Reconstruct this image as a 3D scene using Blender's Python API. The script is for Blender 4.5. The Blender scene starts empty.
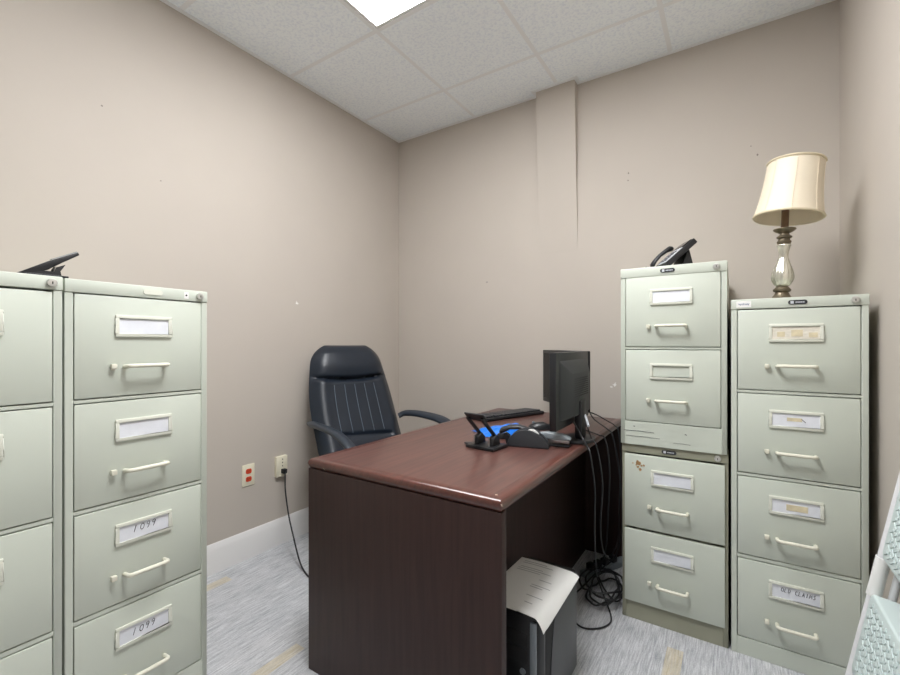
import bpy, bmesh, math, random
from mathutils import Vector, Matrix

random.seed(7)
scene = bpy.context.scene
COL = scene.collection
PI = math.pi

# ------------------------------------------------------------------ camera, world, exposure
CAM_H = 1.157
cam_data = bpy.data.cameras.new('camera')
cam_data.sensor_width = 36.0
cam_data.sensor_fit = 'HORIZONTAL'
cam_data.lens = 435.0 / 900.0 * 36.0
cam_data.shift_y = 6.0 / 900.0
cam_data.clip_start = 0.02
cam = bpy.data.objects.new('camera', cam_data)
cam.location = (0, 0, CAM_H)
cam.rotation_euler = (PI / 2, 0, math.radians(33.2))
COL.objects.link(cam)
scene.camera = cam

world = bpy.data.worlds.new('world')
scene.world = world
world.use_nodes = True
world.node_tree.nodes['Background'].inputs[0].default_value = (0.9, 0.95, 1.0, 1)
world.node_tree.nodes['Background'].inputs[1].default_value = 0.3

scene.view_settings.view_transform = 'Standard'
scene.view_settings.look = 'None'
scene.view_settings.exposure = 0.06
scene.view_settings.gamma = 1.0
scene.view_settings.use_curve_mapping = False
scene.cycles.use_denoising = True
scene.cycles.max_bounces = 12
scene.cycles.diffuse_bounces = 8

LIGHT_A = 11.5      # troffer in view
LIGHT_B = 44.0      # troffer behind the camera

# ------------------------------------------------------------------ materials
def srgb(r, g, b):
    f = lambda c: (c / 255 / 12.92) if c / 255 <= 0.04045 else ((c / 255 + 0.055) / 1.055) ** 2.4
    return (f(r), f(g), f(b), 1.0)

def mat(name, col, rough=0.5, metal=0.0, var=0.0, vscale=8.0, bump=0.0, bscale=60.0, stretch=(1, 1, 1),
        spec=0.5, coat=0.0, emit=0.0, sheen=0.0, trans=0.0):
    m = bpy.data.materials.new(name)
    m.use_nodes = True
    nt = m.node_tree
    b = nt.nodes['Principled BSDF']
    b.inputs['Base Color'].default_value = col
    b.inputs['Roughness'].default_value = rough
    b.inputs['Metallic'].default_value = metal
    b.inputs['Specular IOR Level'].default_value = spec
    b.inputs['Coat Weight'].default_value = coat
    if trans:
        b.inputs['Transmission Weight'].default_value = trans
    if emit:
        b.inputs['Emission Color'].default_value = col
        b.inputs['Emission Strength'].default_value = emit
    tc = nt.nodes.new('ShaderNodeTexCoord')
    mp = nt.nodes.new('ShaderNodeMapping')
    mp.inputs['Scale'].default_value = stretch
    nt.links.new(tc.outputs['Object'], mp.inputs['Vector'])
    if var > 0:
        n = nt.nodes.new('ShaderNodeTexNoise')
        n.inputs['Scale'].default_value = vscale
        n.inputs['Detail'].default_value = 5
        nt.links.new(mp.outputs['Vector'], n.inputs['Vector'])
        r = nt.nodes.new('ShaderNodeValToRGB')
        r.color_ramp.elements[0].position = 0.3
        r.color_ramp.elements[1].position = 0.7
        r.color_ramp.elements[0].color = (col[0] * (1 - var), col[1] * (1 - var), col[2] * (1 - var), 1)
        r.color_ramp.elements[1].color = (min(1, col[0] * (1 + var)), min(1, col[1] * (1 + var)), min(1, col[2] * (1 + var)), 1)
        nt.links.new(n.outputs['Fac'], r.inputs['Fac'])
        nt.links.new(r.outputs['Color'], b.inputs['Base Color'])
    if bump > 0:
        n2 = nt.nodes.new('ShaderNodeTexNoise')
        n2.inputs['Scale'].default_value = bscale
        n2.inputs['Detail'].default_value = 4
        nt.links.new(mp.outputs['Vector'], n2.inputs['Vector'])
        bp = nt.nodes.new('ShaderNodeBump')
        bp.inputs['Strength'].default_value = bump
        bp.inputs['Distance'].default_value = 0.002
        nt.links.new(n2.outputs['Fac'], bp.inputs['Height'])
        nt.links.new(bp.outputs['Normal'], b.inputs['Normal'])
    return m

def mat_carpet():
    m = bpy.data.materials.new('carpet')
    m.use_nodes = True
    nt = m.node_tree
    L = nt.links.new
    b = nt.nodes['Principled BSDF']
    b.inputs['Roughness'].default_value = 0.95
    b.inputs['Specular IOR Level'].default_value = 0.1
    tc = nt.nodes.new('ShaderNodeTexCoord')
    def noise(sc, detail, stretch):
        mp = nt.nodes.new('ShaderNodeMapping'); mp.inputs['Scale'].default_value = stretch
        L(tc.outputs['Object'], mp.inputs['Vector'])
        n = nt.nodes.new('ShaderNodeTexNoise'); n.inputs['Scale'].default_value = sc; n.inputs['Detail'].default_value = detail
        n.inputs['Roughness'].default_value = 0.7
        L(mp.outputs['Vector'], n.inputs['Vector'])
        return n.outputs['Fac']
    def ramp(src, p0, c0, p1, c1):
        r = nt.nodes.new('ShaderNodeValToRGB')
        r.color_ramp.elements[0].position = p0; r.color_ramp.elements[0].color = c0
        r.color_ramp.elements[1].position = p1; r.color_ramp.elements[1].color = c1
        L(src, r.inputs['Fac'])
        return r.outputs['Color']
    def mix(f, a, c, mode='MIX'):
        x = nt.nodes.new('ShaderNodeMix'); x.data_type = 'RGBA'; x.blend_type = mode
        if isinstance(f, float): x.inputs[0].default_value = f
        else: L(f, x.inputs[0])
        for s, i in ((a, 6), (c, 7)):
            if isinstance(s, tuple): x.inputs[i].default_value = s
            else: L(s, x.inputs[i])
        return x.outputs[2]
    def math_(op, a, c):
        x = nt.nodes.new('ShaderNodeMath'); x.operation = op
        for s, i in ((a, 0), (c, 1)):
            if isinstance(s, (int, float)): x.inputs[i].default_value = s
            else: L(s, x.inputs[i])
        return x.outputs[0]
    fine = ramp(noise(1.0, 5, (180, 11, 1)), 0.36, srgb(136, 138, 143), 0.62, srgb(218, 219, 221))
    broad = ramp(noise(1.0, 3, (14, 1.6, 1)), 0.35, srgb(174, 177, 183), 0.65, srgb(202, 203, 206))
    col = mix(0.40, fine, broad)
    pile = ramp(noise(260.0, 2, (1, 0.5, 1)), 0.3, (0.62, 0.62, 0.62, 1), 0.7, (1.12, 1.12, 1.12, 1))
    col = mix(0.45, col, mix(1.0, col, pile, 'MULTIPLY'))
    # straw-coloured dashes woven into some planks
    sep = nt.nodes.new('ShaderNodeSeparateXYZ'); L(tc.outputs['Object'], sep.inputs[0])
    mask = None
    for x0, x1, y0, y1 in ((-2.115, -2.06, 0.93, 1.20), (-1.415, -1.365, 0.80, 1.08), (-0.215, -0.160, 1.50, 1.845),
                           (-0.90, -0.85, 0.35, 0.75), (-0.05, 0.0, 0.6, 1.0)):
        t = math_('MULTIPLY', math_('MULTIPLY', math_('GREATER_THAN', sep.outputs[0], x0), math_('LESS_THAN', sep.outputs[0], x1)),
                  math_('MULTIPLY', math_('GREATER_THAN', sep.outputs[1], y0), math_('LESS_THAN', sep.outputs[1], y1)))
        mask = t if mask is None else math_('MAXIMUM', mask, t)
    mask = math_('MULTIPLY', mask, math_('MULTIPLY', noise(1.0, 4, (150, 12, 1)), 0.70))
    col = mix(mask, col, srgb(206, 184, 122))
    L(col, b.inputs['Base Color'])
    bp = nt.nodes.new('ShaderNodeBump'); bp.inputs['Strength'].default_value = 0.5; bp.inputs['Distance'].default_value = 0.003
    L(noise(1.0, 4, (240, 40, 1)), bp.inputs['Height']); L(bp.outputs['Normal'], b.inputs['Normal'])
    return m

def mat_tile():
    m = mat('ceiling_tile', srgb(236, 236, 235), rough=0.95, spec=0.1)
    nt = m.node_tree; L = nt.links.new; b = nt.nodes['Principled BSDF']
    tc = nt.nodes.new('ShaderNodeTexCoord')
    n = nt.nodes.new('ShaderNodeTexNoise'); n.inputs['Scale'].default_value = 75; n.inputs['Detail'].default_value = 4
    n.inputs['Roughness'].default_value = 0.65
    L(tc.outputs['Object'], n.inputs['Vector'])
    r = nt.nodes.new('ShaderNodeValToRGB')
    r.color_ramp.elements[0].position = 0.36; r.color_ramp.elements[0].color = srgb(233, 239, 247)
    r.color_ramp.elements[1].position = 0.54; r.color_ramp.elements[1].color = srgb(247, 252, 255)
    L(n.outputs['Fac'], r.inputs['Fac']); L(r.outputs['Color'], b.inputs['Base Color'])
    bp = nt.nodes.new('ShaderNodeBump'); bp.inputs['Strength'].default_value = 0.35; bp.inputs['Distance'].default_value = 0.002
    L(n.outputs['Fac'], bp.inputs['Height']); L(bp.outputs['Normal'], b.inputs['Normal'])
    return m

def mat_wood(name, dark, light, rough, axis='y', chips=(), coat=0.25, spec=0.5):
    m = mat(name, dark, rough=rough, coat=coat, spec=spec)
    nt = m.node_tree; L = nt.links.new; b = nt.nodes['Principled BSDF']
    b.inputs['Coat Roughness'].default_value = 0.12
    tc = nt.nodes.new('ShaderNodeTexCoord'); mp = nt.nodes.new('ShaderNodeMapping')
    mp.inputs['Scale'].default_value = {'y': (60, 3, 60), 'z': (60, 60, 3)}[axis]
    L(tc.outputs['Object'], mp.inputs['Vector'])
    n = nt.nodes.new('ShaderNodeTexNoise'); n.inputs['Scale'].default_value = 1; n.inputs['Detail'].default_value = 6
    n.inputs['Distortion'].default_value = 0.6
    L(mp.outputs['Vector'], n.inputs['Vector'])
    r = nt.nodes.new('ShaderNodeValToRGB')
    r.color_ramp.elements[0].position = 0.3; r.color_ramp.elements[0].color = dark
    r.color_ramp.elements[1].position = 0.7; r.color_ramp.elements[1].color = light
    L(n.outputs['Fac'], r.inputs['Fac'])
    col = r.outputs['Color']
    for (p, rad) in chips:                                   # places where the laminate has chipped to pale board
        d = nt.nodes.new('ShaderNodeVectorMath'); d.operation = 'DISTANCE'
        L(tc.outputs['Object'], d.inputs[0]); d.inputs[1].default_value = p
        nn = nt.nodes.new('ShaderNodeTexNoise'); nn.inputs['Scale'].default_value = 140
        L(tc.outputs['Object'], nn.inputs['Vector'])
        a = nt.nodes.new('ShaderNodeMath'); a.operation = 'MULTIPLY'; L(d.outputs['Value'], a.inputs[0])
        k = nt.nodes.new('ShaderNodeMath'); k.operation = 'MULTIPLY_ADD'; L(nn.outputs['Fac'], k.inputs[0]); k.inputs[1].default_value = 2.4; k.inputs[2].default_value = -0.2
        L(k.outputs[0], a.inputs[1])
        lt = nt.nodes.new('ShaderNodeMath'); lt.operation = 'LESS_THAN'; L(a.outputs[0], lt.inputs[0]); lt.inputs[1].default_value = rad
        x = nt.nodes.new('ShaderNodeMix'); x.data_type = 'RGBA'
        L(lt.outputs[0], x.inputs[0]); L(col, x.inputs[6]); x.inputs[7].default_value = srgb(200, 180, 165)
        col = x.outputs[2]
    L(col, b.inputs['Base Color'])
    return m

M = {}
M['wall'] = mat('wall_paint', srgb(191, 183, 174), rough=0.75, spec=0.25, var=0.018, vscale=3.0, bump=0.08, bscale=180)
def wall_marks():
    """small chips and scuffs in the paint, each at its own spot"""
    m = M['wall']; nt = m.node_tree; L = nt.links.new; b = nt.nodes['Principled BSDF']
    src = b.inputs['Base Color'].links[0].from_socket
    tc = nt.nodes.new('ShaderNodeTexCoord')
    n = nt.nodes.new('ShaderNodeTexNoise'); n.inputs['Scale'].default_value = 120
    L(tc.outputs['Object'], n.inputs['Vector'])
    for p, r, c in (((-0.58, 2.63, 0.917), 0.011, (232, 230, 226)), ((-0.60, 2.63, 0.905), 0.006, (226, 224, 220)), ((-1.418, 2.63, 1.578), 0.006, (150, 144, 140)),
                    ((0.068, 2.63, 2.139), 0.004, (120, 112, 106)), ((0.095, 2.63, 2.09), 0.005, (126, 118, 112)), ((-0.507, 2.63, 2.127), 0.004, (130, 124, 118)),
                    ((-0.509, 2.63, 2.088), 0.004, (130, 124, 118)), ((-2.20, 0.721, 2.144), 0.004, (130, 124, 118)),
                    ((-2.20, 1.683, 1.40), 0.009, (232, 230, 226)), ((-2.20, 0.943, 1.902), 0.0035, (140, 132, 126))):
        d = nt.nodes.new('ShaderNodeVectorMath'); d.operation = 'DISTANCE'
        L(tc.outputs['Object'], d.inputs[0]); d.inputs[1].default_value = p
        a = nt.nodes.new('ShaderNodeMath'); a.operation = 'MULTIPLY'; L(d.outputs['Value'], a.inputs[0])
        k = nt.nodes.new('ShaderNodeMath'); k.operation = 'MULTIPLY_ADD'; L(n.outputs['Fac'], k.inputs[0]); k.inputs[1].default_value = 3.0; k.inputs[2].default_value = -0.3
        L(k.outputs[0], a.inputs[1])
        lt = nt.nodes.new('ShaderNodeMath'); lt.operation = 'LESS_THAN'; L(a.outputs[0], lt.inputs[0]); lt.inputs[1].default_value = r
        x = nt.nodes.new('ShaderNodeMix'); x.data_type = 'RGBA'
        L(lt.outputs[0], x.inputs[0]); L(src, x.inputs[6]); x.inputs[7].default_value = srgb(*c)
        src = x.outputs[2]
    L(src, b.inputs['Base Color'])
wall_marks()
M['trim'] = mat('white_trim', srgb(226, 225, 224), rough=0.5)
M['angle'] = mat('grid_metal', srgb(236, 238, 240), rough=0.45)
M['tile'] = mat_tile()
M['carpet'] = mat_carpet()
M['light'] = mat('lit_diffuser', (0.985, 0.99, 1.0, 1), rough=0.6, emit=LIGHT_A)
M['light_b'] = mat('lit_diffuser_rear', (0.985, 0.99, 1.0, 1), rough=0.6, emit=LIGHT_B)
M['cab'] = mat('putty_enamel', srgb(196, 202, 191), rough=0.42, var=0.012, vscale=5, bump=0.03, bscale=300)
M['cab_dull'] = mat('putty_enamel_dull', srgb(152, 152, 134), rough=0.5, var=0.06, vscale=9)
M['cab_scuff'] = M['cab']
M['cream'] = mat('cream_plastic', srgb(218, 216, 200), rough=0.4, var=0.02)
M['card'] = mat('label_card', srgb(226, 229, 236), rough=0.6, var=0.03, vscale=40)
M['card_old'] = mat('label_card_torn', srgb(222, 217, 204), rough=0.7, var=0.10, vscale=55, stretch=(1, 1, 3))
M['tape'] = mat('tape_residue', srgb(214, 203, 172), rough=0.5, var=0.12, vscale=60)
M['ink'] = mat('pen_ink', srgb(40, 42, 52), rough=0.6)
M['ink_blue'] = mat('blue_print', srgb(96, 108, 150), rough=0.6)
M['chrome'] = mat('dull_chrome', srgb(206, 206, 202), rough=0.3, metal=0.7)
M['steel'] = mat('brushed_steel', srgb(200, 200, 202), rough=0.3, metal=1.0)
M['black'] = mat('black_plastic', srgb(27, 28, 31), rough=0.38, var=0.05)
M['black_matte'] = mat('black_matte', srgb(26, 26, 28), rough=0.6)
M['charcoal'] = mat('charcoal_plastic', srgb(42, 44, 48), rough=0.42, var=0.05)
M['screen'] = mat('dark_screen', srgb(16, 17, 19), rough=0.15)
M['grey'] = mat('grey_plastic', srgb(128, 136, 142), rough=0.35)
M['lightgrey'] = mat('light_grey_plastic', srgb(196, 200, 206), rough=0.4)
M['white'] = mat('white_plastic', srgb(232, 232, 230), rough=0.4)
M['leather'] = mat('navy_leather', srgb(25, 33, 44), rough=0.38, var=0.12, vscale=14, bump=0.35, bscale=120)
M['stitch'] = mat('stitch_thread', srgb(92, 104, 118), rough=0.6)
M['arm'] = mat('armrest_plastic', srgb(38, 46, 56), rough=0.4)
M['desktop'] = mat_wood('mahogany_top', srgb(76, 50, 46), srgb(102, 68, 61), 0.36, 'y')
M['moulding'] = mat_wood('mahogany_edge', srgb(74, 43, 38), srgb(98, 60, 52), 0.28, 'y',
                         chips=(((0.385, -0.735, 0.736), 0.004), ((-0.298, -0.734, 0.714), 0.006), ((0.352, -0.705, 0.750), 0.004)))
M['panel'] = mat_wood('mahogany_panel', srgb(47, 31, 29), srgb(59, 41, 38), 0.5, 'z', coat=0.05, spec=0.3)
M['blue'] = mat('blue_plastic', srgb(20, 112, 214), rough=0.3, var=0.08, vscale=30)
M['paper'] = mat('paper', srgb(228, 228, 226), rough=0.7)
M['paper_ink'] = mat('printed_grey', srgb(170, 170, 172), rough=0.7)
M['red'] = mat('orange_red_plastic', srgb(206, 74, 44), rough=0.4)
M['ivory'] = mat('ivory_plate', srgb(228, 222, 200), rough=0.4)
M['shade'] = mat('cream_satin', srgb(228, 217, 196), rough=0.5, var=0.02, vscale=20)
M['shade_trim'] = mat('cream_braid', srgb(214, 202, 174), rough=0.6)
M['pewter'] = mat('antique_pewter', srgb(122, 112, 94), rough=0.38, metal=0.75, var=0.2, vscale=60)
M['brown'] = mat('brown_sleeve', srgb(122, 96, 74), rough=0.5, var=0.1, vscale=40)
M['mint'] = mat('mint_plastic', srgb(198, 211, 210), rough=0.45, var=0.02)
M['tube_white'] = mat('white_tube', srgb(226, 226, 228), rough=0.35)
M['cord'] = mat('black_cord', srgb(30, 31, 34), rough=0.45)

def mat_mercury():
    m = mat('mercury_glass', srgb(214, 212, 198), rough=0.16, metal=0.7, var=0.25, vscale=45, stretch=(1, 1, 0.35), bump=0.3, bscale=60)
    return m
M['mercury'] = mat_mercury()

# ------------------------------------------------------------------ mesh builder
class MB:
    def __init__(self):
        self.bm = bmesh.new()
    def face(self, vs, mi=0):
        try:
            f = self.bm.faces.new(vs); f.material_index = mi; return f
        except ValueError:
            return None
    def box(self, x0, x1, y0, y1, z0, z1, mi=0, mtx=None):
        P = [Vector(p) for p in ((x0, y0, z0), (x1, y0, z0), (x1, y1, z0), (x0, y1, z0), (x0, y0, z1), (x1, y0, z1), (x1, y1, z1), (x0, y1, z1))]
        if mtx is not None: P = [mtx @ p for p in P]
        v = [self.bm.verts.new(p) for p in P]
        for q in ((3, 2, 1, 0), (4, 5, 6, 7), (0, 1, 5, 4), (1, 2, 6, 5), (2, 3, 7, 6), (3, 0, 4, 7)):
            self.face([v[i] for i in q], mi)
        return self
    def prism(self, poly, axis, a0, a1, mi=0, mtx=None):
        def P(p, a):
            q = {'x': (a, p[0], p[1]), 'y': (p[0], a, p[1]), 'z': (p[0], p[1], a)}[axis]
            q = Vector(q)
            return mtx @ q if mtx is not None else q
        A = [self.bm.verts.new(P(p, a0)) for p in poly]; B = [self.bm.verts.new(P(p, a1)) for p in poly]
        n = len(poly)
        for i in range(n):
            self.face([A[i], A[(i + 1) % n], B[(i + 1) % n], B[i]], mi)
        self.face(A[::-1], mi); self.face(B, mi)
        return self
    def tube(self, pts, r, n=10, mi=0, closed=False, flat=None, caps=True):
        pts = [Vector(p) for p in pts]; N = len(pts)
        rr = r if isinstance(r, (list, tuple)) else [r] * N
        rings = []; up = None
        for i, p in enumerate(pts):
            a = pts[(i - 1) % N] if (closed or i > 0) else p
            c = pts[(i + 1) % N] if (closed or i < N - 1) else p
            t = (c - a).normalized()
            if up is None:
                up = Vector((0, 0, 1)) if abs(t.z) < 0.9 else Vector((1, 0, 0))
            side = t.cross(up)
            if side.length < 1e-6: side = t.cross(Vector((0.3, 1, 0.2)))
            side.normalize(); u2 = side.cross(t).normalized(); up = u2
            fx, fy = flat if flat else (1, 1)
            rings.append([self.bm.verts.new(p + side * math.cos(2 * PI * k / n) * rr[i] * fx + u2 * math.sin(2 * PI * k / n) * rr[i] * fy) for k in range(n)])
        for i in range(N if closed else N - 1):
            A, B = rings[i], rings[(i + 1) % N]
            for k in range(n):
                self.face([A[k], A[(k + 1) % n], B[(k + 1) % n], B[k]], mi)
        if not closed and caps:
            self.face(rings[0][::-1], mi); self.face(rings[-1], mi)
        return self
    def lathe(self, prof, n=32, c=(0, 0, 0), mi=0, mtx=None, close=True):
        rings = []
        for r, z in prof:
            ring = []
            for k in range(n):
                p = Vector((c[0] + r * math.cos(2 * PI * k / n), c[1] + r * math.sin(2 * PI * k / n), c[2] + z))
                ring.append(self.bm.verts.new(mtx @ p if mtx is not None else p))
            rings.append(ring)
        for A, B in zip(rings, rings[1:]):
            for k in range(n):
                self.face([A[k], A[(k + 1) % n], B[(k + 1) % n], B[k]], mi)
        if close:
            self.face(rings[0][::-1], mi); self.face(rings[-1], mi)
        return self
    def loft(self, sections, mi=0, caps=True):
        R = [[self.bm.verts.new(Vector(p)) for p in s] for s in sections]
        n = len(R[0])
        for A, B in zip(R, R[1:]):
            for k in range(n):
                self.face([A[k], A[(k + 1) % n], B[(k + 1) % n], B[k]], mi)
        if caps:
            self.face(R[0][::-1], mi); self.face(R[-1], mi)
        return self
    def grid(self, f, nu, nv, mi=0):
        V = [[self.bm.verts.new(Vector(f(i / nu, j / nv))) for j in range(nv + 1)] for i in range(nu + 1)]
        for i in range(nu):
            for j in range(nv):
                self.face([V[i][j], V[i + 1][j], V[i + 1][j + 1], V[i][j + 1]], mi)
        return self
    def build(self, name, mats, parent=None, bevel=0.0, seg=2, smooth=True, ang=40, loc=None, rot=None):
        bm = self.bm
        bmesh.ops.remove_doubles(bm, verts=bm.verts, dist=1e-6)
        bmesh.ops.recalc_face_normals(bm, faces=bm.faces)
        if bevel > 0:
            es = [e for e in bm.edges if len(e.link_faces) == 2 and e.calc_face_angle(0) > math.radians(35)]
            bmesh.ops.bevel(bm, geom=es, offset=bevel, segments=seg, profile=0.5, affect='EDGES', clamp_overlap=True)
        me = bpy.data.meshes.new(name)
        bm.to_mesh(me); bm.free()
        for m in (mats if isinstance(mats, (list, tuple)) else [mats]):
            me.materials.append(m)
        if smooth:
            me.polygons.foreach_set('use_smooth', [True] * len(me.polygons))
            me.set_sharp_from_angle(angle=math.radians(ang))
        o = bpy.data.objects.new(name, me)
        COL.objects.link(o)
        if parent is not None: o.parent = parent
        if loc is not None: o.location = loc
        if rot is not None: o.rotation_euler = rot
        return o

def rounded(pts, rad, k=6):
    """polyline with rounded corners"""
    P = [Vector(p) for p in pts]; out = [P[0]]
    for a, b, c in zip(P, P[1:], P[2:]):
        d1 = (a - b); d2 = (c - b)
        r = min(rad, d1.length * 0.49, d2.length * 0.49)
        s, e = b + d1.normalized() * r, b + d2.normalized() * r
        for i in range(k + 1):
            t = i / k
            out.append(s * (1 - t) ** 2 + b * 2 * t * (1 - t) + e * t * t)
    out.append(P[-1])
    return out

def spline(pts, k=8, closed=False):
    P = [Vector(p) for p in pts]; n = len(P); out = []
    rng = range(n) if closed else range(n - 1)
    for i in rng:
        p0 = P[(i - 1) % n] if (closed or i > 0) else P[i]
        p1 = P[i]; p2 = P[(i + 1) % n]
        p3 = P[(i + 2) % n] if (closed or i + 2 < n) else p2
        for j in range(k):
            t = j / k
            out.append(0.5 * ((2 * p1) + (-p0 + p2) * t + (2 * p0 - 5 * p1 + 4 * p2 - p3) * t * t + (-p0 + 3 * p1 - 3 * p2 + p3) * t ** 3))
    if not closed: out.append(P[-1])
    return out

def thing(name, label, cat, loc=(0, 0, 0), rot=(0, 0, 0), group=None):
    o = bpy.data.objects.new(name, None)
    COL.objects.link(o)
    o.empty_display_size = 0.1
    o.location = loc; o.rotation_euler = rot
    o['label'] = label; o['category'] = cat
    if group: o['group'] = group
    return o

def tag(o, label, cat, group=None):
    o['label'] = label; o['category'] = cat
    if group: o['group'] = group
    return o

def struct(name, mb, m, **kw):
    o = mb.build(name, m, **kw)
    o['kind'] = 'structure'
    return o

# ------------------------------------------------------------------ room shell
XL, XR, YB, YF, H = -2.20, 0.40, 2.63, -1.50, 2.73
T = 0.12
struct('floor', MB().box(XL - T, XR + T, YF - T, YB + T, -0.1, 0.0), M['carpet'], smooth=False)
struct('wall_left', MB().box(XL - T, XL, YF, YB, 0, H + 0.2), M['wall'], smooth=False)
struct('wall_back', MB().box(XL - T, XR + T, YB, YB + T, 0, H + 0.2), M['wall'], smooth=False)
struct('wall_right', MB().box(XR, XR + T, YF, YB, 0, H + 0.2), M['wall'], smooth=False)
DX0, DX1, DH = -0.75, 0.17, 2.05
w = MB()
w.box(XL - T, DX0, YF - T, YF, 0, H + 0.2)
w.box(DX1, XR + T, YF - T, YF, 0, H + 0.2)
w.box(DX0, DX1, YF - T, YF, DH, H + 0.2)
struct('wall_front', w, M['wall'], smooth=False)
d = MB().box(DX0 + 0.005, DX1 - 0.005, YF - 0.08, YF - 0.04, 0.008, DH - 0.005)
door = struct('door_1', d, M['trim'], bevel=0.003)
MB().tube(rounded([(DX0 + 0.07, YF - 0.04, 1.0), (DX0 + 0.07, YF + 0.02, 1.0), (DX0 + 0.18, YF + 0.02, 1.0)], 0.015), 0.009).build('door_handle', M['steel'], door)
tr = MB()
tr.box(DX0 - 0.07, DX0, YF, YF + 0.018, 0, DH + 0.07)
tr.box(DX1, DX1 + 0.07, YF, YF + 0.018, 0, DH + 0.07)
tr.box(DX0, DX1, YF, YF + 0.018, DH, DH + 0.07)
struct('trim_1', tr, M['trim'], bevel=0.003)

# furred-out strip on the back wall that dies into the wall part-way down
PX0, PX1, PO, PZ = -1.040, -0.797, 0.062, 1.72
pil = MB()
pil.prism([(YB - PO, H + 0.03), (YB + 0.01, H + 0.03), (YB + 0.01, PZ), (YB, PZ)], 'x', PX0, PX1)
struct('pillar', pil, M['wall'], smooth=False)

# baseboards: flat board with an eased cap
def baseboard(name, a, b, inward):
    a, b, nrm = Vector(a), Vector(b), Vector(inward)
    prof = [(0, 0), (0.014, 0), (0.014, 0.118), (0.011, 0.126), (0.008, 0.142), (0.004, 0.149), (0, 0.149)]
    mb = MB()
    mb.loft([[p + nrm * o + Vector((0, 0, z)) for o, z in prof] for p in (a, b)])
    return struct(name, mb, M['trim'], ang=25)
baseboard('baseboard_left', (XL, YF, 0), (XL, YB, 0), (1, 0, 0))
baseboard('baseboard_back', (XL + 0.014, YB, 0), (XR - 0.014, YB, 0), (0, -1, 0))
baseboard('baseboard_right', (XR, YF, 0), (XR, YB, 0), (-1, 0, 0))
baseboard('baseboard_front', (XL + 0.014, YF, 0), (DX0 - 0.07, YF, 0), (0, 1, 0))

# suspended ceiling
gx = [-1.510, -0.900, -0.290]
gy = [-1.42, -0.81, -0.20, 0.41, 1.02, 1.63, 2.24]
xs = [XL] + gx + [0.32, XR]
ys = [YF] + gy + [YB]
lights = {(1, 5): 'a', (2, 5): 'a', (2, 4): 'b'}      # (column, row) cells that hold a troffer
ce = MB()
for i in range(len(xs) - 1):
    for j in range(len(ys) - 1):
        if (i, j) in lights: continue
        ce.box(xs[i], xs[i + 1], ys[j], ys[j + 1], H, H + 0.015, 0)
for x in xs[1:-1]:
    for j in range(len(ys) - 1):
        i = xs.index(x)
        if lights.get((i - 1, j)) and lights.get((i - 1, j)) == lights.get((i, j)): continue
        ce.box(x - 0.011, x + 0.011, ys[j], ys[j + 1], H - 0.0015, H + 0.002, 1)
for y in ys[1:-1]:
    ce.box(XL, XR, y - 0.011, y + 0.011, H - 0.0012, H + 0.0018, 1)
ce.box(XL - T, XR + T, YF - T, YB + T, H + 0.16, H + 0.2, 0)
struct('ceiling', ce, [M['tile'], M['angle']], smooth=False)

# wall angle carrying the ceiling edge
def angle_strip(name, segs):
    mb = MB()
    for x0, x1, y0, y1 in segs:
        mb.box(x0, x1, y0, y1, H - 0.004, H - 0.0005)
    return struct(name, mb, M['angle'], smooth=False)
A_ = 0.022
angle_strip('trim_2', [(XL, XL + A_, YF, YB)])
angle_strip('trim_3', [(XL + A_, PX0, YB - A_, YB), (PX0 - A_, PX0, YB - PO - A_, YB - A_), (PX0, PX1, YB - PO - A_, YB - PO),
                       (PX1, PX1 + A_, YB - PO - A_, YB - A_), (PX1, XR - A_, YB - A_, YB)])
angle_strip('trim_4', [(XR - A_, XR, YF, YB)])

def troffer(x0, x1, y0, y1, key, label):
    t = thing('ceiling_light', label, 'ceiling light', ((x0 + x1) / 2, (y0 + y1) / 2, H), group='recessed ceiling lights')
    hx, hy = (x1 - x0) / 2 - 0.013, (y1 - y0) / 2 - 0.013
    f = MB()
    f.box(-hx, hx, -hy, -hy + 0.012, 0, 0.09); f.box(-hx, hx, hy - 0.012, hy, 0, 0.09)
    f.box(-hx, -hx + 0.012, -hy + 0.012, hy - 0.012, 0, 0.09); f.box(hx - 0.012, hx, -hy + 0.012, hy - 0.012, 0, 0.09)
    f.box(-hx, hx, -hy, hy, 0.09, 0.10)
    f.build('frame', M['white'], t, smooth=False)
    MB().box(-hx + 0.012, hx - 0.012, -hy + 0.012, hy - 0.012, 0.004, 0.009).build('diffuser', M[key], t, smooth=False)
    return t
troffer(-1.510, -0.290, 1.02, 1.63, 'light', 'lit recessed ceiling light panel above the desk')
troffer(-0.900, -0.290, 0.41, 1.02, 'light_b', 'lit recessed ceiling light panel nearer the viewer, square and smaller')

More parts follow.
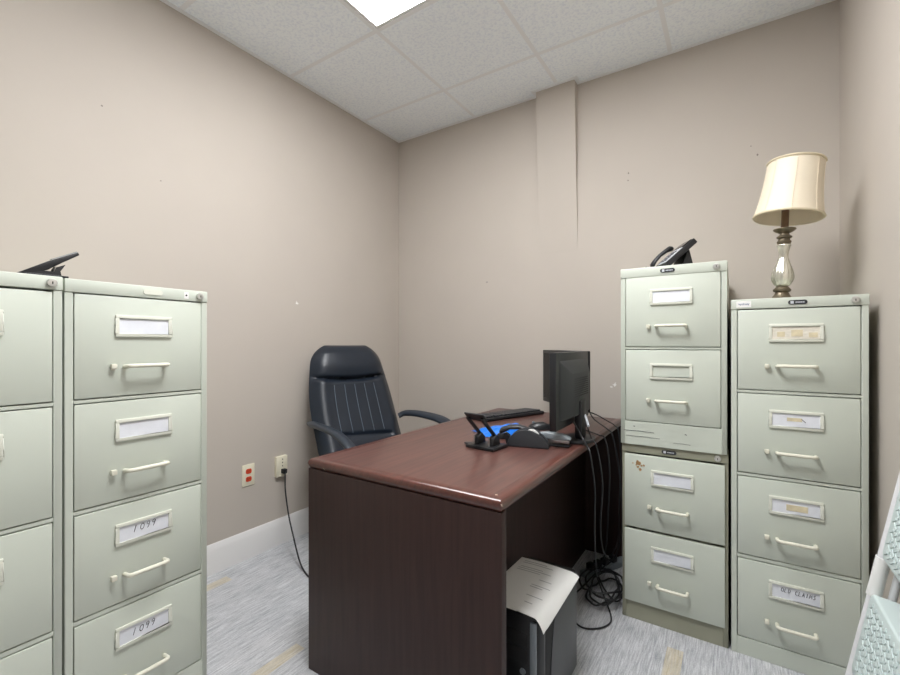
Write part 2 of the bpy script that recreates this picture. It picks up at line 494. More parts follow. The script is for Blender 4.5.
# ------------------------------------------------------------------ filing cabinets
def strokes_digit(ch):
    S = {
        '1': [[(0.3, 1), (0.1, 0)]],
        '0': [[(0.5 + 0.38 * math.cos(a), 0.5 + 0.45 * math.sin(a)) for a in [PI / 2 + 2 * PI * k / 10 for k in range(11)]]],
        '9': [[(0.85, 0.78), (0.6, 0.98), (0.25, 0.85), (0.25, 0.6), (0.55, 0.52), (0.85, 0.78), (0.75, 0.4), (0.5, 0.0)]],
        'O': [[(0.5 + 0.4 * math.cos(a), 0.5 + 0.48 * math.sin(a)) for a in [PI / 2 + 2 * PI * k / 10 for k in range(11)]]],
        'L': [[(0.2, 1), (0.15, 0), (0.8, 0)]],
        'D': [[(0.15, 0), (0.2, 1), (0.7, 0.85), (0.85, 0.45), (0.6, 0.08), (0.15, 0)]],
        'C': [[(0.85, 0.85), (0.5, 1), (0.18, 0.6), (0.25, 0.15), (0.6, 0), (0.85, 0.15)]],
        'A': [[(0.1, 0), (0.5, 1), (0.88, 0)], [(0.25, 0.38), (0.72, 0.38)]],
        'I': [[(0.5, 1), (0.45, 0)]],
        'M': [[(0.05, 0), (0.2, 1), (0.5, 0.3), (0.82, 1), (0.95, 0)]],
        'S': [[(0.85, 0.88), (0.5, 1), (0.22, 0.75), (0.55, 0.5), (0.82, 0.25), (0.5, 0), (0.12, 0.12)]],
        ' ': [],
    }
    return S[ch]

def write(mb, text, x, y, z, h, adv, r, mi, slant=0.15, lift=0.0):
    for n, ch in enumerate(text):
        for st in strokes_digit(ch):
            pts = [(x + n * adv + px * adv * 0.82 + pz * h * slant, y, z + pz * h + n * lift) for px, pz in st]
            mb.tube(pts, r, n=4, mi=mi)

def card_blank(mb): pass
def card_1099_high(mb): write(mb, '1099', -0.030, -0.0032, -0.0045, 0.020, 0.0155, 0.0009, 1, lift=0.0008)
def card_1099_low(mb): write(mb, '1099', -0.032, -0.0032, -0.009, 0.020, 0.0155, 0.0009, 1, lift=0.001)
def card_claims(mb): write(mb, 'OLD CLAIMS', -0.042, -0.0032, 0.001, 0.014, 0.0098, 0.0008, 1, lift=-0.0002)
def card_tape_wide(mb):
    mb.box(-0.052, -0.030, -0.0034, -0.002, -0.014, 0.004, 2); mb.box(-0.012, 0.020, -0.0034, -0.002, -0.013, 0.010, 2)
    mb.box(0.036, 0.060, -0.0036, -0.002, -0.016, 0.000, 2)
def card_tape_low(mb):
    mb.box(-0.024, 0.018, -0.0034, -0.002, -0.004, 0.008, 2); mb.tube([(0.016, -0.003, 0.006), (0.028, -0.003, -0.006)], 0.001, 4, 1)
def card_tape_pale(mb):
    mb.box(-0.026, 0.034, -0.0034, -0.002, -0.012, 0.009, 2)

def drawer(parent, W, z0, z1, card, card_mat, inset=0.0205, yf=-0.001, depth=0.02, stain=None, m='cab'):
    mb = MB().box(inset, W - inset, yf, yf + depth, z0, z1)
    dr = mb.build('drawer', M[m], parent, bevel=0.0022, seg=2)
    cx = W / 2
    lz = z1 - 0.086
    fw, fh, b = 0.076, 0.0325, 0.0095
    fr = MB()
    y0, y1 = yf - 0.0065, yf - 0.0
    fr.box(cx - fw, cx + fw, y0, y1, lz + fh - b, lz + fh); fr.box(cx - fw, cx + fw, y0, y1, lz - fh, lz - fh + b)
    fr.box(cx - fw, cx - fw + b, y0, y1, lz - fh + b, lz + fh - b); fr.box(cx + fw - b, cx + fw, y0, y1, lz - fh + b, lz + fh - b)
    fr.build('label_holder', M['cab_rim'], dr, bevel=0.0018, seg=2)
    if card is not None:
        c = MB().box(-fw + b, fw - b, -0.0025, -0.0003, -fh + b, fh - b - 0.002)
        card(c)
        c.build('label_card', [M[card_mat], M['ink'], M['tape']], dr, smooth=False, loc=(cx, yf, lz))
    hz = z1 - 0.208
    hp = rounded([(cx - 0.052, yf, hz), (cx - 0.052, yf - 0.034, hz + 0.004), (cx + 0.055, yf - 0.034, hz + 0.004), (cx + 0.055, yf, hz)], 0.013)
    MB().tube(hp, 0.0062, n=10).build('handle', M['cream'], dr)
    la = MB()
    la.box(cx - 0.089, cx - 0.075, yf - 0.016, yf - 0.002, hz - 0.004, hz + 0.010)
    la.box(cx - 0.087, cx - 0.077, yf - 0.003, yf, hz - 0.008, hz + 0.006)
    la.build('thumb_latch', M['cream'], dr, bevel=0.002)
    return dr

M['cab_rim'] = mat('putty_rim', srgb(216, 218, 206), rough=0.4)

def file_cabinet(label, loc, rotz, Ht, D, header, spans, cards, group, dull=False, W=0.381, badge=None, badge_x=0.5, lock_x=0.93, stickers=(), overlay=False,
                 lock_z=None, scuffs=()):
    root = thing('file_cabinet', label, 'filing cabinet', loc, (0, 0, rotz), group)
    bmname = 'cab_dull' if dull else 'cab'
    post = 0.018
    b = MB()
    hb = Ht - header
    b.box(0, post, 0, D, 0, hb); b.box(W - post, W, 0, D, 0, hb)         # sides with their front posts
    b.box(post, W - post, D - 0.01, D, 0, hb)                           # back
    b.box(post, W - post, 0.0, 0.02, 0, spans[-1][0] - 0.003)           # plinth rail
    for (a0, a1), (c0, c1) in zip(spans, spans[1:]):
        b.box(post, W - post, 0.0015, 0.02, c1 + 0.003, a0 - 0.003)     # rails between drawers
    b.build('body', M[bmname], root, bevel=0.0015, seg=1)
    MB().box(-0.001, W + 0.001, -0.003, D, hb + 0.0005, Ht).build('top_cap', M[bmname], root, bevel=0.003, seg=2)
    for (z0, z1), (cf, cm) in zip(spans, cards):
        if overlay:
            drawer(root, W, z0, z1, cf, cm, inset=0.011, yf=-0.012, depth=0.018)
        else:
            drawer(root, W, z0, z1, cf, cm)
    zc = (hb + Ht) / 2 if lock_z is None else lock_z
    lk = MB().lathe([(0.0115, 0), (0.0115, 0.006), (0.010, 0.0085), (0.0075, 0.009)], n=20, mtx=Matrix.Translation((W * lock_x, -0.003, zc)) @ Matrix.Rotation(PI / 2, 4, 'X'))
    lk.box(W * lock_x - 0.0012, W * lock_x + 0.0012, -0.0128, -0.0115, zc - 0.004, zc + 0.003, 1)
    lk.build('lock', [M['chrome'], M['black_matte']], root)
    if badge:
        bx = W * badge_x
        g = MB()
        pts = []
        for k in range(16):
            a = 2 * PI * k / 16
            pts.append((bx + (0.019 if math.cos(a) > 0 else -0.019) + 0.008 * math.cos(a), zc + 0.008 * math.sin(a)))
        g.prism(pts, 'y', -0.0055, -0.003)
        if badge == 'dark':
            g.box(bx - 0.020, bx - 0.011, -0.0062, -0.005, zc - 0.005, zc + 0.005, 1)
            for k in range(5):
                g.box(bx - 0.006 + k * 0.0052, bx - 0.0025 + k * 0.0052, -0.0060, -0.005, zc - 0.0022, zc + 0.0022, 1)
        g.build('badge', [M['charcoal'] if badge == 'dark' else M['cab_rim'], M['lightgrey']], root, smooth=False)
    for (sx0, sx1, sh, kind) in stickers:
        s = MB().box(sx0, sx1, -0.0036, -0.003, zc - sh, zc + sh)
        if kind == 'dot':
            s.lathe([(0.003, 0), (0.003, 0.0006)], n=12, mi=1, mtx=Matrix.Translation(((sx0 + sx1) / 2, -0.0036, zc)) @ Matrix.Rotation(PI / 2, 4, 'X'))
        else:
            n = 22
            s.tube([(sx0 + 0.006 + (sx1 - sx0 - 0.012) * k / n, -0.0038, zc + 0.0035 * math.sin(k * 2.1) * (1 if k % 5 else 1.6)) for k in range(n + 1)], 0.0007, 4, 2)
        s.build('sticker', [M['white'], M['ink'], M['ink_blue']], root, smooth=False)
    for (mx, mz, mw, mh, mm) in scuffs:
        pass
    return root

D4 = [(0.988, 1.281), (0.680, 0.972), (0.376, 0.663), (0.068, 0.357)]
D4L = [(a + 0.014, b + 0.014) for a, b in D4]
GRP = 'four-drawer filing cabinets'
file_cabinet('putty four-drawer filing cabinet by the left wall with 1099 written on its two lower cards',
             (-1.524, 0.416, 0), PI / 2, 1.335, 0.655, 0.037, D4L,
             [(card_blank, 'card'), (card_blank, 'card'), (card_1099_high, 'card'), (card_1099_low, 'card')], GRP,
             badge='plain', badge_x=0.56, stickers=((0.305, 0.319, 0.011, 'dot'),), lock_x=0.93)
file_cabinet('putty four-drawer filing cabinet cut by the photo edge, black hole punch on top',
             (-1.524, 0.030, 0), PI / 2, 1.337, 0.655, 0.037, D4L,
             [(card_blank, 'card')] * 4, GRP, badge=None, lock_x=0.94)
file_cabinet('putty four-drawer filing cabinet in the right corner carrying the cream-shaded lamp',
             (-0.011, 1.952, 0), 0, 1.321, 0.655, 0.037, D4,
             [(card_tape_wide, 'card_old'), (card_tape_low, 'card'), (card_tape_pale, 'card'), (card_claims, 'card')], GRP,
             badge='dark', badge_x=0.515, stickers=((0.016, 0.062, 0.0115, 'script'),), lock_x=0.91)
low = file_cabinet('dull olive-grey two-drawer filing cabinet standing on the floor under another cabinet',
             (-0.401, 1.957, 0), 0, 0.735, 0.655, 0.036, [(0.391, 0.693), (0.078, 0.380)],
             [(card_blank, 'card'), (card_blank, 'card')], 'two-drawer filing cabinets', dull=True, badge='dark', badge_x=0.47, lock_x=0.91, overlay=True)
up = file_cabinet('pale two-drawer filing cabinet stacked on another, black desk phone on top',
             (-0.405, 1.945, 0.7362), 0, 0.735, 0.655, 0.040, [(0.408, 0.696), (0.099, 0.394)],
             [(card_blank, 'card'), (None, 'card')], 'two-drawer filing cabinets', badge='dark', badge_x=0.47, lock_x=0.91)
# scratches along the upper cabinet's plinth, rust stain on the lower cabinet's top drawer
for (x0, x1, z, r) in ((0.012, 0.130, 0.056, 0.0008), (0.020, 0.150, 0.034, 0.0006), (0.05, 0.056, 0.075, 0.0012), (0.240, 0.247, 0.060, 0.0012), (0.2, 0.26, 0.022, 0.0005)):
    sc = MB().tube([(x0, -0.0006, z), ((x0 + x1) / 2, -0.0006, z + 0.001), (x1, -0.0006, z - 0.001)], r, 4)
    sc.build('scratch', M['ink'], up)
st = MB()
for k in range(16):
    a, rr = random.uniform(0, 2 * PI), random.uniform(0.002, 0.022)
    cx, cz = 0.062 + rr * math.cos(a) * 1.2, 0.654 + rr * math.sin(a)
    s = random.uniform(0.003, 0.007)
    st.prism([(cx + s * math.cos(q) * random.uniform(0.6, 1.2), cz + s * math.sin(q) * random.uniform(0.6, 1.2)) for q in [2 * PI * i / 7 for i in range(7)]], 'y', -0.0124 - 0.0001 * (k % 5), -0.0119)
st.build('stain', mat('rust_stain', srgb(176, 138, 96), rough=0.7, var=0.2, vscale=80), low, smooth=False)

# ------------------------------------------------------------------ desk
DXL, DXR, DY0, DY1, DHT = -1.272, -0.505, 1.018, 2.490, 0.750
DCX, DCY = (DXL + DXR) / 2, (DY0 + DY1) / 2
desk = thing('desk', 'dark mahogany office desk with rounded moulded edges in the middle of the room', 'desk', (DCX, DCY, 0))
hx, hy = (DXR - DXL) / 2, (DY1 - DY0) / 2
MB().box(-hx + 0.037, hx - 0.037, -hy + 0.037, hy - 0.037, DHT - 0.034, DHT - 0.0005).build('desktop', M['desktop'], desk)
mo = MB()
prof = [(0.036, -0.036), (0.010, -0.036), (0.0065, -0.034), (0.0055, -0.030), (0.003, -0.026), (0.0006, -0.018), (0.003, -0.009), (0.009, -0.0028), (0.018, -0.0004), (0.036, 0.0)]
corners = [(-hx, -hy, 1, 1), (hx, -hy, -1, 1), (hx, hy, -1, -1), (-hx, hy, 1, -1)]
secs = [[(cx + sx * o, cy + sy * o, DHT + z) for o, z in prof] for cx, cy, sx, sy in corners]
mo.loft(secs + [secs[0]], caps=False)
mo.build('edge_moulding', M['moulding'], desk, ang=50)
for y0 in (-hy + 0.002, hy - 0.032):
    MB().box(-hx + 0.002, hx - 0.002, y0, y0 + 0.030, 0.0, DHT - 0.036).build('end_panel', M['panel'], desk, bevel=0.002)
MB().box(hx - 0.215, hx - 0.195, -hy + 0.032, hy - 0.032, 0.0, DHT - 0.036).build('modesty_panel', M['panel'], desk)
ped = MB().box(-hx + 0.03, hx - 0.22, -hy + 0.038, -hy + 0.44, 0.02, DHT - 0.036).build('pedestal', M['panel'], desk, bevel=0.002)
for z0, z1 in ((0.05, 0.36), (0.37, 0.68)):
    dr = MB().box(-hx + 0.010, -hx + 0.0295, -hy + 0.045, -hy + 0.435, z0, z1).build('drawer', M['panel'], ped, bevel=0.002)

# ------------------------------------------------------------------ office chair
ch = thing('office_chair', 'high-back navy black leather office chair with loop arms behind the desk', 'chair', (-1.635, 1.80, 0), (0, 0, math.radians(73)))
def back_pt(s, t, front=True):
    """s -1..1 across, t 0..1 up the backrest; front side puffs towards -y"""
    z = 0.50 + 0.645 * t
    halfw = 0.288 - 0.052 * t - 0.010 * math.cos(2 * PI * t)
    if t > 0.80:
        q = (t - 0.80) / 0.20
        halfw *= math.sqrt(max(0.0, 1 - (q ** 2.6) * 0.62))
    if t < 0.08:
        halfw *= 0.93 + 0.07 * (t / 0.08)
    y0 = 0.165 + 0.265 * t + 0.03 * math.sin(PI * t)
    edge = (1 - abs(s) ** 5)
    tv = min(1.0, min(t, 1 - t) / 0.07) ** 0.5 if 0 < t < 1 else 0.0
    if front:
        tc = 0.685 + 0.03 * s * s
        puff = 0.055 + 0.016 * math.exp(-((t - 0.82) / 0.09) ** 2) - 0.034 * math.exp(-((t - tc) / 0.018) ** 2)
        side = abs(s)
        puff += 0.022 * math.exp(-((side - 0.80) / 0.16) ** 2) * (1 if t < tc else 0.3)
        puff -= 0.016 * math.exp(-((t - 0.19 + 0.03 * s) / 0.02) ** 2) * (1 if abs(s) < 0.7 else 0)
        y = y0 - puff * edge * tv
    else:
        y = y0 + 0.045 * edge * tv
    return (s * halfw, y, z)
bk = MB()
bk.grid(lambda u, v: back_pt(u * 2 - 1, v, True), 48, 72)
bk.grid(lambda u, v: back_pt(u * 2 - 1, v, False), 48, 72)
back = bk.build('backrest', M['leather'], ch, ang=80)
sm = MB()
for s in (-0.50, -0.25, 0.0, 0.25, 0.50):
    sm.tube([Vector(back_pt(s, 0.22 + 0.42 * k / 14)) + Vector((0, -0.0008, 0)) for k in range(15)], 0.0018, 5)
sm.build('stitching', M['stitch'], back)
# seat cushion
def seat_sec(y, hw, z0, z1):
    n = 24; out = []
    for k in range(n):
        a = 2 * PI * k / n
        c, s = math.cos(a), math.sin(a)
        out.append((hw * math.copysign(abs(c) ** 0.4, c), y, (z0 + z1) / 2 + (z1 - z0) / 2 * math.copysign(abs(s) ** 0.6, s)))
    return out
MB().loft([seat_sec(-0.30, 0.18, 0.44, 0.47), seat_sec(-0.28, 0.235, 0.415, 0.50), seat_sec(-0.20, 0.262, 0.41, 0.525), seat_sec(0.0, 0.268, 0.41, 0.52),
           seat_sec(0.15, 0.262, 0.41, 0.525), seat_sec(0.225, 0.24, 0.42, 0.51)]).build('seat', M['leather'], ch, ang=70)
for sx in (-1, 1):
    pth = spline([(sx * 0.272, 0.235, 0.700), (sx * 0.305, 0.20, 0.718), (sx * 0.320, 0.05, 0.726), (sx * 0.320, -0.16, 0.714), (sx * 0.308, -0.300, 0.645), (sx * 0.290, -0.335, 0.550), (sx * 0.255, -0.20, 0.455), (sx * 0.215, -0.08, 0.402)], 8)
    MB().tube(pth, 0.024, n=12, flat=(1.35, 0.72)).build('armrest', M['arm'], ch, ang=60)
MB().tube([(0, 0.20, 0.40), (0, 0.24, 0.42), (0, 0.265, 0.55)], 0.03, n=10, flat=(1.4, 0.5)).build('back_bracket', M['black'], ch)
MB().box(-0.13, 0.13, -0.12, 0.2, 0.375, 0.412).build('seat_plate', M['black'], ch, bevel=0.008)
MB().lathe([(0.03, 0.10), (0.03, 0.26), (0.018, 0.26), (0.018, 0.376)], n=20).build('gas_column', M['black'], ch)
MB().lathe([(0.048, 0.075), (0.052, 0.10), (0.040, 0.125), (0.030, 0.13)], n=20).build('hub', M['black'], ch)
for k in range(5):
    a = 2 * PI * k / 5 + 0.3
    c, s = math.cos(a), math.sin(a)
    lg = MB().tube([(0.03 * c, 0.03 * s, 0.105), (0.17 * c, 0.17 * s, 0.095), (0.30 * c, 0.30 * s, 0.075)], [0.028, 0.024, 0.016], n=10, flat=(1, 0.7)).build('base_leg', M['black'], ch)
    cs = MB()
    for off in (-0.014, 0.014):
        cs.lathe([(0.008, -0.009), (0.026, -0.009), (0.028, 0), (0.026, 0.009), (0.008, 0.009)], n=18,
                 mtx=Matrix.Translation((0.30 * c - s * off, 0.30 * s + c * off, 0.028)) @ Matrix.Rotation(a, 4, 'Z') @ Matrix.Rotation(PI / 2, 4, 'X'))
    cs.lathe([(0.006, 0.03), (0.006, 0.08)], n=8, c=(0.30 * c, 0.30 * s, 0))
    cs.build('caster', M['black'], lg)

# ------------------------------------------------------------------ monitors
def monitor(label, loc, rotz, W=0.505, Hh=0.302, clear=0.070, bulge=True, group='desktop monitors'):
    """screen faces -y"""
    r = thing('monitor', label, 'monitor', loc, (0, 0, rotz), group)
    z0 = clear
    MB().box(-W / 2, W / 2, -0.014, 0.014, z0, z0 + Hh).build('bezel', M['black'], r, bevel=0.004)
    MB().box(-W / 2 + 0.018, W / 2 - 0.018, -0.0165, -0.0142, z0 + 0.024, z0 + Hh - 0.018).build('screen', M['screen'], r)
    hs = MB()
    def ring(y, x0, x1, za, zb): return [(x0, y, za), (x1, y, za), (x1, y, zb), (x0, y, zb)]
    hs.loft([ring(0.0145, -W / 2 + 0.03, W / 2 - 0.03, z0 + 0.03, z0 + Hh - 0.03), ring(0.022, -W / 2 + 0.045, W / 2 - 0.045, z0 + 0.034, z0 + Hh - 0.045),
             ring(0.046, -W / 2 + 0.10, W / 2 - 0.10, z0 + 0.042, z0 + Hh - 0.085)])
    h = hs.build('rear_housing', M['charcoal'], r, bevel=0.006)
    sl = MB()
    for k in range(9):
        sl.box(-0.10, 0.10, 0.0455, 0.0468, z0 + 0.12 + k * 0.009, z0 + 0.1235 + k * 0.009)
    sl.build('vent_slots', M['black_matte'], h, smooth=False)
    MB().box(-0.035, 0.035, 0.026, 0.056, 0.012, z0 + 0.10).build('stand_neck', M['black'], r, bevel=0.006)
    bs = MB()
    bs.prism([(0.095 * math.cos(2 * PI * k / 36) * 1.0, 0.030 + 0.07 * math.sin(2 * PI * k / 36)) for k in range(36)], 'z', 0.0, 0.013)
    bs.build('stand_base', M['black'], r, bevel=0.004)
    return r
mon = monitor('black monitor seen from behind, nearest on the desk edge', (-0.584, 1.83, DHT), math.radians(-89), W=0.46)
monitor('black monitor mostly hidden behind the other, close to the back wall', (-0.768, 2.300, DHT), math.radians(-43), W=0.465, Hh=0.300)
pl = MB().tube([(-0.02, 0.055, 0.105), (0.02, 0.075, 0.085), (0.04, 0.085, 0.07)], 0.005, 8)
pl.build('plug', M['lightgrey'], mon)

# ------------------------------------------------------------------ keyboard
kb = thing('keyboard', 'black computer keyboard lying at the far end of the desk', 'keyboard', (-1.069, 2.214, DHT), (0, 0, math.radians(-110)))
kb_prof = [(-0.075, 0.0), (0.075, 0.0), (0.078, 0.008), (0.075, 0.017), (0.066, 0.018), (-0.066, 0.012), (-0.078, 0.008)]
MB().prism(kb_prof, 'x', -0.225, 0.225).build('keyboard_case', M['black'], kb, bevel=0.003)
rows = [(-0.212, 0.085, 15), (0.095, 0.145, 3), (0.155, 0.212, 4)]
for j in range(6):
    y = -0.057 + j * 0.0195 + (0.004 if j == 5 else 0)
    z = 0.014 + (y + 0.066) / 0.132 * 0.006
    ks = MB()
    for x0, x1, n in rows:
        st_ = (x1 - x0) / n
        for k in range(n):
            ks.box(x0 + k * st_ + 0.001, x0 + (k + 1) * st_ - 0.001, y, y + 0.0165, z - 0.004, z + 0.007)
    ks.build('key_row', M['charcoal'], kb, bevel=0.0012, seg=1)

# ------------------------------------------------------------------ things on the desk
def hole_punch(label, loc, rotz, s=1.0, lever=50):
    r = thing('hole_punch', label, 'hole punch', loc, (0, 0, rotz), 'black hole punches')
    b = MB()
    b.box(-0.065 * s, 0.075 * s, -0.055 * s, 0.06 * s, 0.0, 0.014 * s)
    b.build('base', M['black'], r, bevel=0.003 * s)
    MB().prism([(-0.105 * s, -0.012 * s), (-0.066 * s, -0.03 * s), (-0.066 * s, 0.02 * s), (-0.105 * s, 0.004 * s)], 'z', 0.002 * s, 0.010 * s).build('paper_guide', M['charcoal'], r, bevel=0.0015 * s)
    for x in (-0.035, 0.04):
        hd = MB()
        hd.prism([(-0.025 * s, 0.0145 * s), (0.035 * s, 0.0145 * s), (0.03 * s, 0.04 * s), (0.01 * s, 0.058 * s), (-0.02 * s, 0.045 * s)], 'x', (x - 0.012) * s, (x + 0.012) * s)
        hh = hd.build('punch_head', M['black_matte'], r, bevel=0.002 * s)
        MB().lathe([(0.003 * s, 0.0145 * s), (0.003 * s, 0.055 * s)], n=12, c=(x * s, -0.034 * s, 0)).build('pin', M['steel'], hh)
    a = math.radians(lever)
    mt = Matrix.Translation((0, 0.012 * s, 0.05 * s)) @ Matrix.Rotation(-a, 4, 'X')
    lv = MB()
    lv.box(-0.044 * s, -0.028 * s, -0.125 * s, 0.01 * s, -0.004 * s, 0.006 * s, mtx=mt)
    lv.box(0.030 * s, 0.046 * s, -0.125 * s, 0.01 * s, -0.004 * s, 0.006 * s, mtx=mt)
    lv.box(-0.047 * s, 0.049 * s, -0.145 * s, -0.10 * s, 0.0065 * s, 0.013 * s, mtx=mt)
    lv.build('lever', M['charcoal'], r, bevel=0.002 * s)
    return r
hole_punch('black hole punch with raised lever lying on the desk before a blue pouch', (-0.818, 1.505, DHT), math.radians(-6), 0.92, 42)

# tape dispenser: half-round body, roll on its hub
td = thing('tape_dispenser', 'black half-round tape dispenser with a white tape core on the desk', 'tape dispenser', (-0.682, 1.610, DHT), (0, 0, math.radians(14)))
outl = [(-0.082, 0.0)] + [(-0.082 + 0.164 * k / 20, 0.006 + 0.062 * math.sin(PI * (k / 20) ** 0.85) ** 0.62) for k in range(21)] + [(0.082, 0.0)]
for y0, y1 in ((-0.028, -0.010), (0.014, 0.030)):
    MB().prism(outl, 'y', y0, y1).build('side_shell', M['charcoal'], td, bevel=0.004, seg=2)
MB().prism([(-0.085, 0.0), (0.08, 0.0), (0.078, 0.02), (-0.06, 0.022), (-0.088, 0.05), (-0.097, 0.048)], 'y', -0.010, 0.014).build('base', M['black'], td)
MB().lathe([(0.013, -0.009), (0.030, -0.009), (0.030, 0.009), (0.013, 0.009), (0.013, -0.009)], n=28, close=False, mtx=Matrix.Translation((0.012, 0.002, 0.037)) @ Matrix.Rotation(PI / 2, 4, 'X')).build('tape_roll', M['white'], td)
# handset-like grey stapler
stp = thing('stapler', 'grey stapler lying beside the tape dispenser under the monitor', 'stapler', (-0.601, 1.678, DHT), (0, 0, math.radians(8)))
MB().prism([(-0.075, 0.0), (0.06, 0.0), (0.062, 0.008), (-0.075, 0.010)], 'y', -0.02, 0.02).build('base', M['black'], stp, bevel=0.003)
MB().prism([(-0.072, 0.016), (0.058, 0.014), (0.058, 0.026), (-0.07, 0.030)], 'y', -0.010, 0.010).build('magazine', M['steel'], stp, bevel=0.001)
MB().prism([(-0.078, 0.026), (0.05, 0.0265), (0.064, 0.026), (0.064, 0.036), (0.03, 0.050), (-0.03, 0.054), (-0.078, 0.044)], 'y', -0.019, 0.019).build('handle', M['grey'], stp, bevel=0.006, seg=3)
MB().lathe([(0.007, -0.017), (0.007, 0.017)], n=14, mtx=Matrix.Translation((-0.066, 0, 0.018)) @ Matrix.Rotation(PI / 2, 4, 'X')).build('hinge', M['black'], stp)
# receiver shaped dark grey object leaning at the left of the dispenser
hs = MB()
hs.loft([[(x, y0 + w_ * math.cos(a), z0 + h_ * math.sin(a)) for a in [2 * PI * k / 14 for k in range(14)]] for x, y0, z0, w_, h_ in
         ((-0.085, 0, 0.030, 0.010, 0.006), (-0.078, 0, 0.034, 0.022, 0.013), (-0.04, 0, 0.050, 0.022, 0.011), (0.0, 0, 0.054, 0.021, 0.010),
          (0.05, 0, 0.040, 0.022, 0.011), (0.085, 0, 0.022, 0.024, 0.020), (0.095, 0, 0.018, 0.012, 0.010))])
hp = thing('desk_phone_handset', 'dark grey telephone handset lying behind the tape dispenser', 'telephone handset', (-0.764, 1.707, DHT), (0, 0, math.radians(15)))
hs.build('grip', M['charcoal'], hp, ang=60)
ms = MB()
ms.lathe([(0.021, 0.0), (0.022, 0.012), (0.018, 0.02)], n=18, c=(-0.075, 0, 0.001)); ms.lathe([(0.021, 0.0), (0.022, 0.010), (0.018, 0.016)], n=18, c=(0.082, 0, 0.001))
ms.build('ear_cups', M['black'], hp)
# mouse
mo_ = MB()
mo_.loft([[(0.030 * w_ * math.copysign(abs(math.cos(a)) ** 0.8, math.cos(a)), y, max(0.0, h_ * math.sin(a))) for a in [PI * k / 12 for k in range(13)]] for y, w_, h_ in
          ((-0.055, 0.5, 0.010), (-0.045, 0.85, 0.022), (-0.02, 1, 0.034), (0.015, 1.02, 0.036), (0.045, 0.85, 0.024), (0.057, 0.5, 0.010))])
ms = thing('computer_mouse', 'black computer mouse on the desk in front of the hidden monitor', 'mouse', (-0.774, 1.963, DHT), (0, 0, math.radians(-60)))
mo_.build('shell', M['black'], ms, ang=60)
MB().lathe([(0.007, -0.003), (0.007, 0.003)], n=14, mtx=Matrix.Translation((0, -0.03, 0.031)) @ Matrix.Rotation(PI / 2, 4, 'Y')).build('scroll_wheel', M['grey'], ms)
# blue pouch
bp_ = MB()
def pouch(u, v):
    x = -0.075 + 0.15 * u; y = -0.115 + 0.23 * v
    e = max(0.0, (1 - abs(2 * u - 1) ** 3) * (1 - abs(2 * v - 1) ** 3))
    z = 0.002 + 0.040 * e * (0.55 + 0.45 * v) + 0.006 * math.sin(9 * u + 4 * v) * e + 0.004 * math.sin(21 * v - 6 * u) * e
    return (x + 0.02 * math.sin(3 * v), y + 0.012 * math.sin(4 * u), z)
bp_.grid(pouch, 26, 30)
bp_.grid(lambda u, v: (pouch(u, v)[0], pouch(u, v)[1], 0.0008), 26, 30)
b_ = bp_.build('blue_pouch', M['blue'], ang=80, loc=(-0.900, 1.800, DHT), rot=(0, 0, math.radians(-35)))
tag(b_, 'bright blue crumpled plastic pouch lying on the desk beside the keyboard', 'pouch')

# ------------------------------------------------------------------ computer tower and paper
pc = thing('computer_tower', 'black and grey computer tower on the carpet under the desk overhang', 'computer tower', (-0.560, 1.365, 0))
TW, TD, TH = 0.178, 0.345, 0.355
MB().box(-TW / 2, TW / 2, -TD / 2 + 0.05, TD / 2, 0.012, TH).build('case', M['black_matte'], pc, bevel=0.004)
fb = MB()
prof = [(-TW / 2 + 0.0, -TD / 2 + 0.0495), (-TW / 2, -TD / 2 + 0.012), (-TW / 2 + 0.015, -TD / 2), (TW / 2 - 0.028, -TD / 2), (TW / 2 - 0.006, -TD / 2 + 0.012), (TW / 2, -TD / 2 + 0.03), (TW / 2, -TD / 2 + 0.0495)]
fb.prism(prof, 'z', 0.012, TH + 0.001)
bz = fb.build('front_bezel', M['black'], pc, bevel=0.004)
MB().box(TW / 2 - 0.030, TW / 2 - 0.010, -TD / 2 - 0.003, -TD / 2 + 0.006, 0.02, TH - 0.012).build('silver_strip', M['grey'], bz, bevel=0.003)
for z0, z1 in ((0.265, 0.305), (0.215, 0.255)):
    MB().box(-TW / 2 + 0.018, TW / 2 - 0.036, -TD / 2 - 0.003, -TD / 2 + 0.004, z0, z1).build('drive_bay', M['black_matte'], bz, bevel=0.002)
MB().lathe([(0.009, 0), (0.009, 0.004)], n=18, mtx=Matrix.Translation((TW / 2 - 0.052, -TD / 2, 0.19)) @ Matrix.Rotation(PI / 2, 4, 'X')).build('power_button', M['grey'], bz)
vt = MB()
for k in range(6):
    vt.box(-TW / 2 + 0.016 + k * 0.022, -TW / 2 + 0.028 + k * 0.022, -TD / 2 + 0.008, -TD / 2 + 0.020, TH + 0.0008, TH + 0.003)
vt.build('top_vents', M['grey'], bz)
sp = MB()
pts = [(-TD / 2 + 0.085, 0.02), (TD / 2 - 0.004, 0.02), (TD / 2 - 0.004, TH - 0.006), (-TD / 2 + 0.155, TH - 0.006), (-TD / 2 + 0.115, TH - 0.055), (-TD / 2 + 0.095, TH - 0.13), (-TD / 2 + 0.085, TH - 0.22)]
sp.prism(pts, 'x', TW / 2 + 0.0002, TW / 2 + 0.0035)
sp.build('side_panel', mat('graphite_panel', srgb(78, 80, 83), rough=0.45), pc, bevel=0.001)
ft = MB()
for x in (-0.07, 0.07):
    for y in (-0.13, 0.13):
        ft.lathe([(0.012, 0), (0.012, 0.013)], n=12, c=(x, y, 0))
ft.build('feet', M['black_matte'], pc)

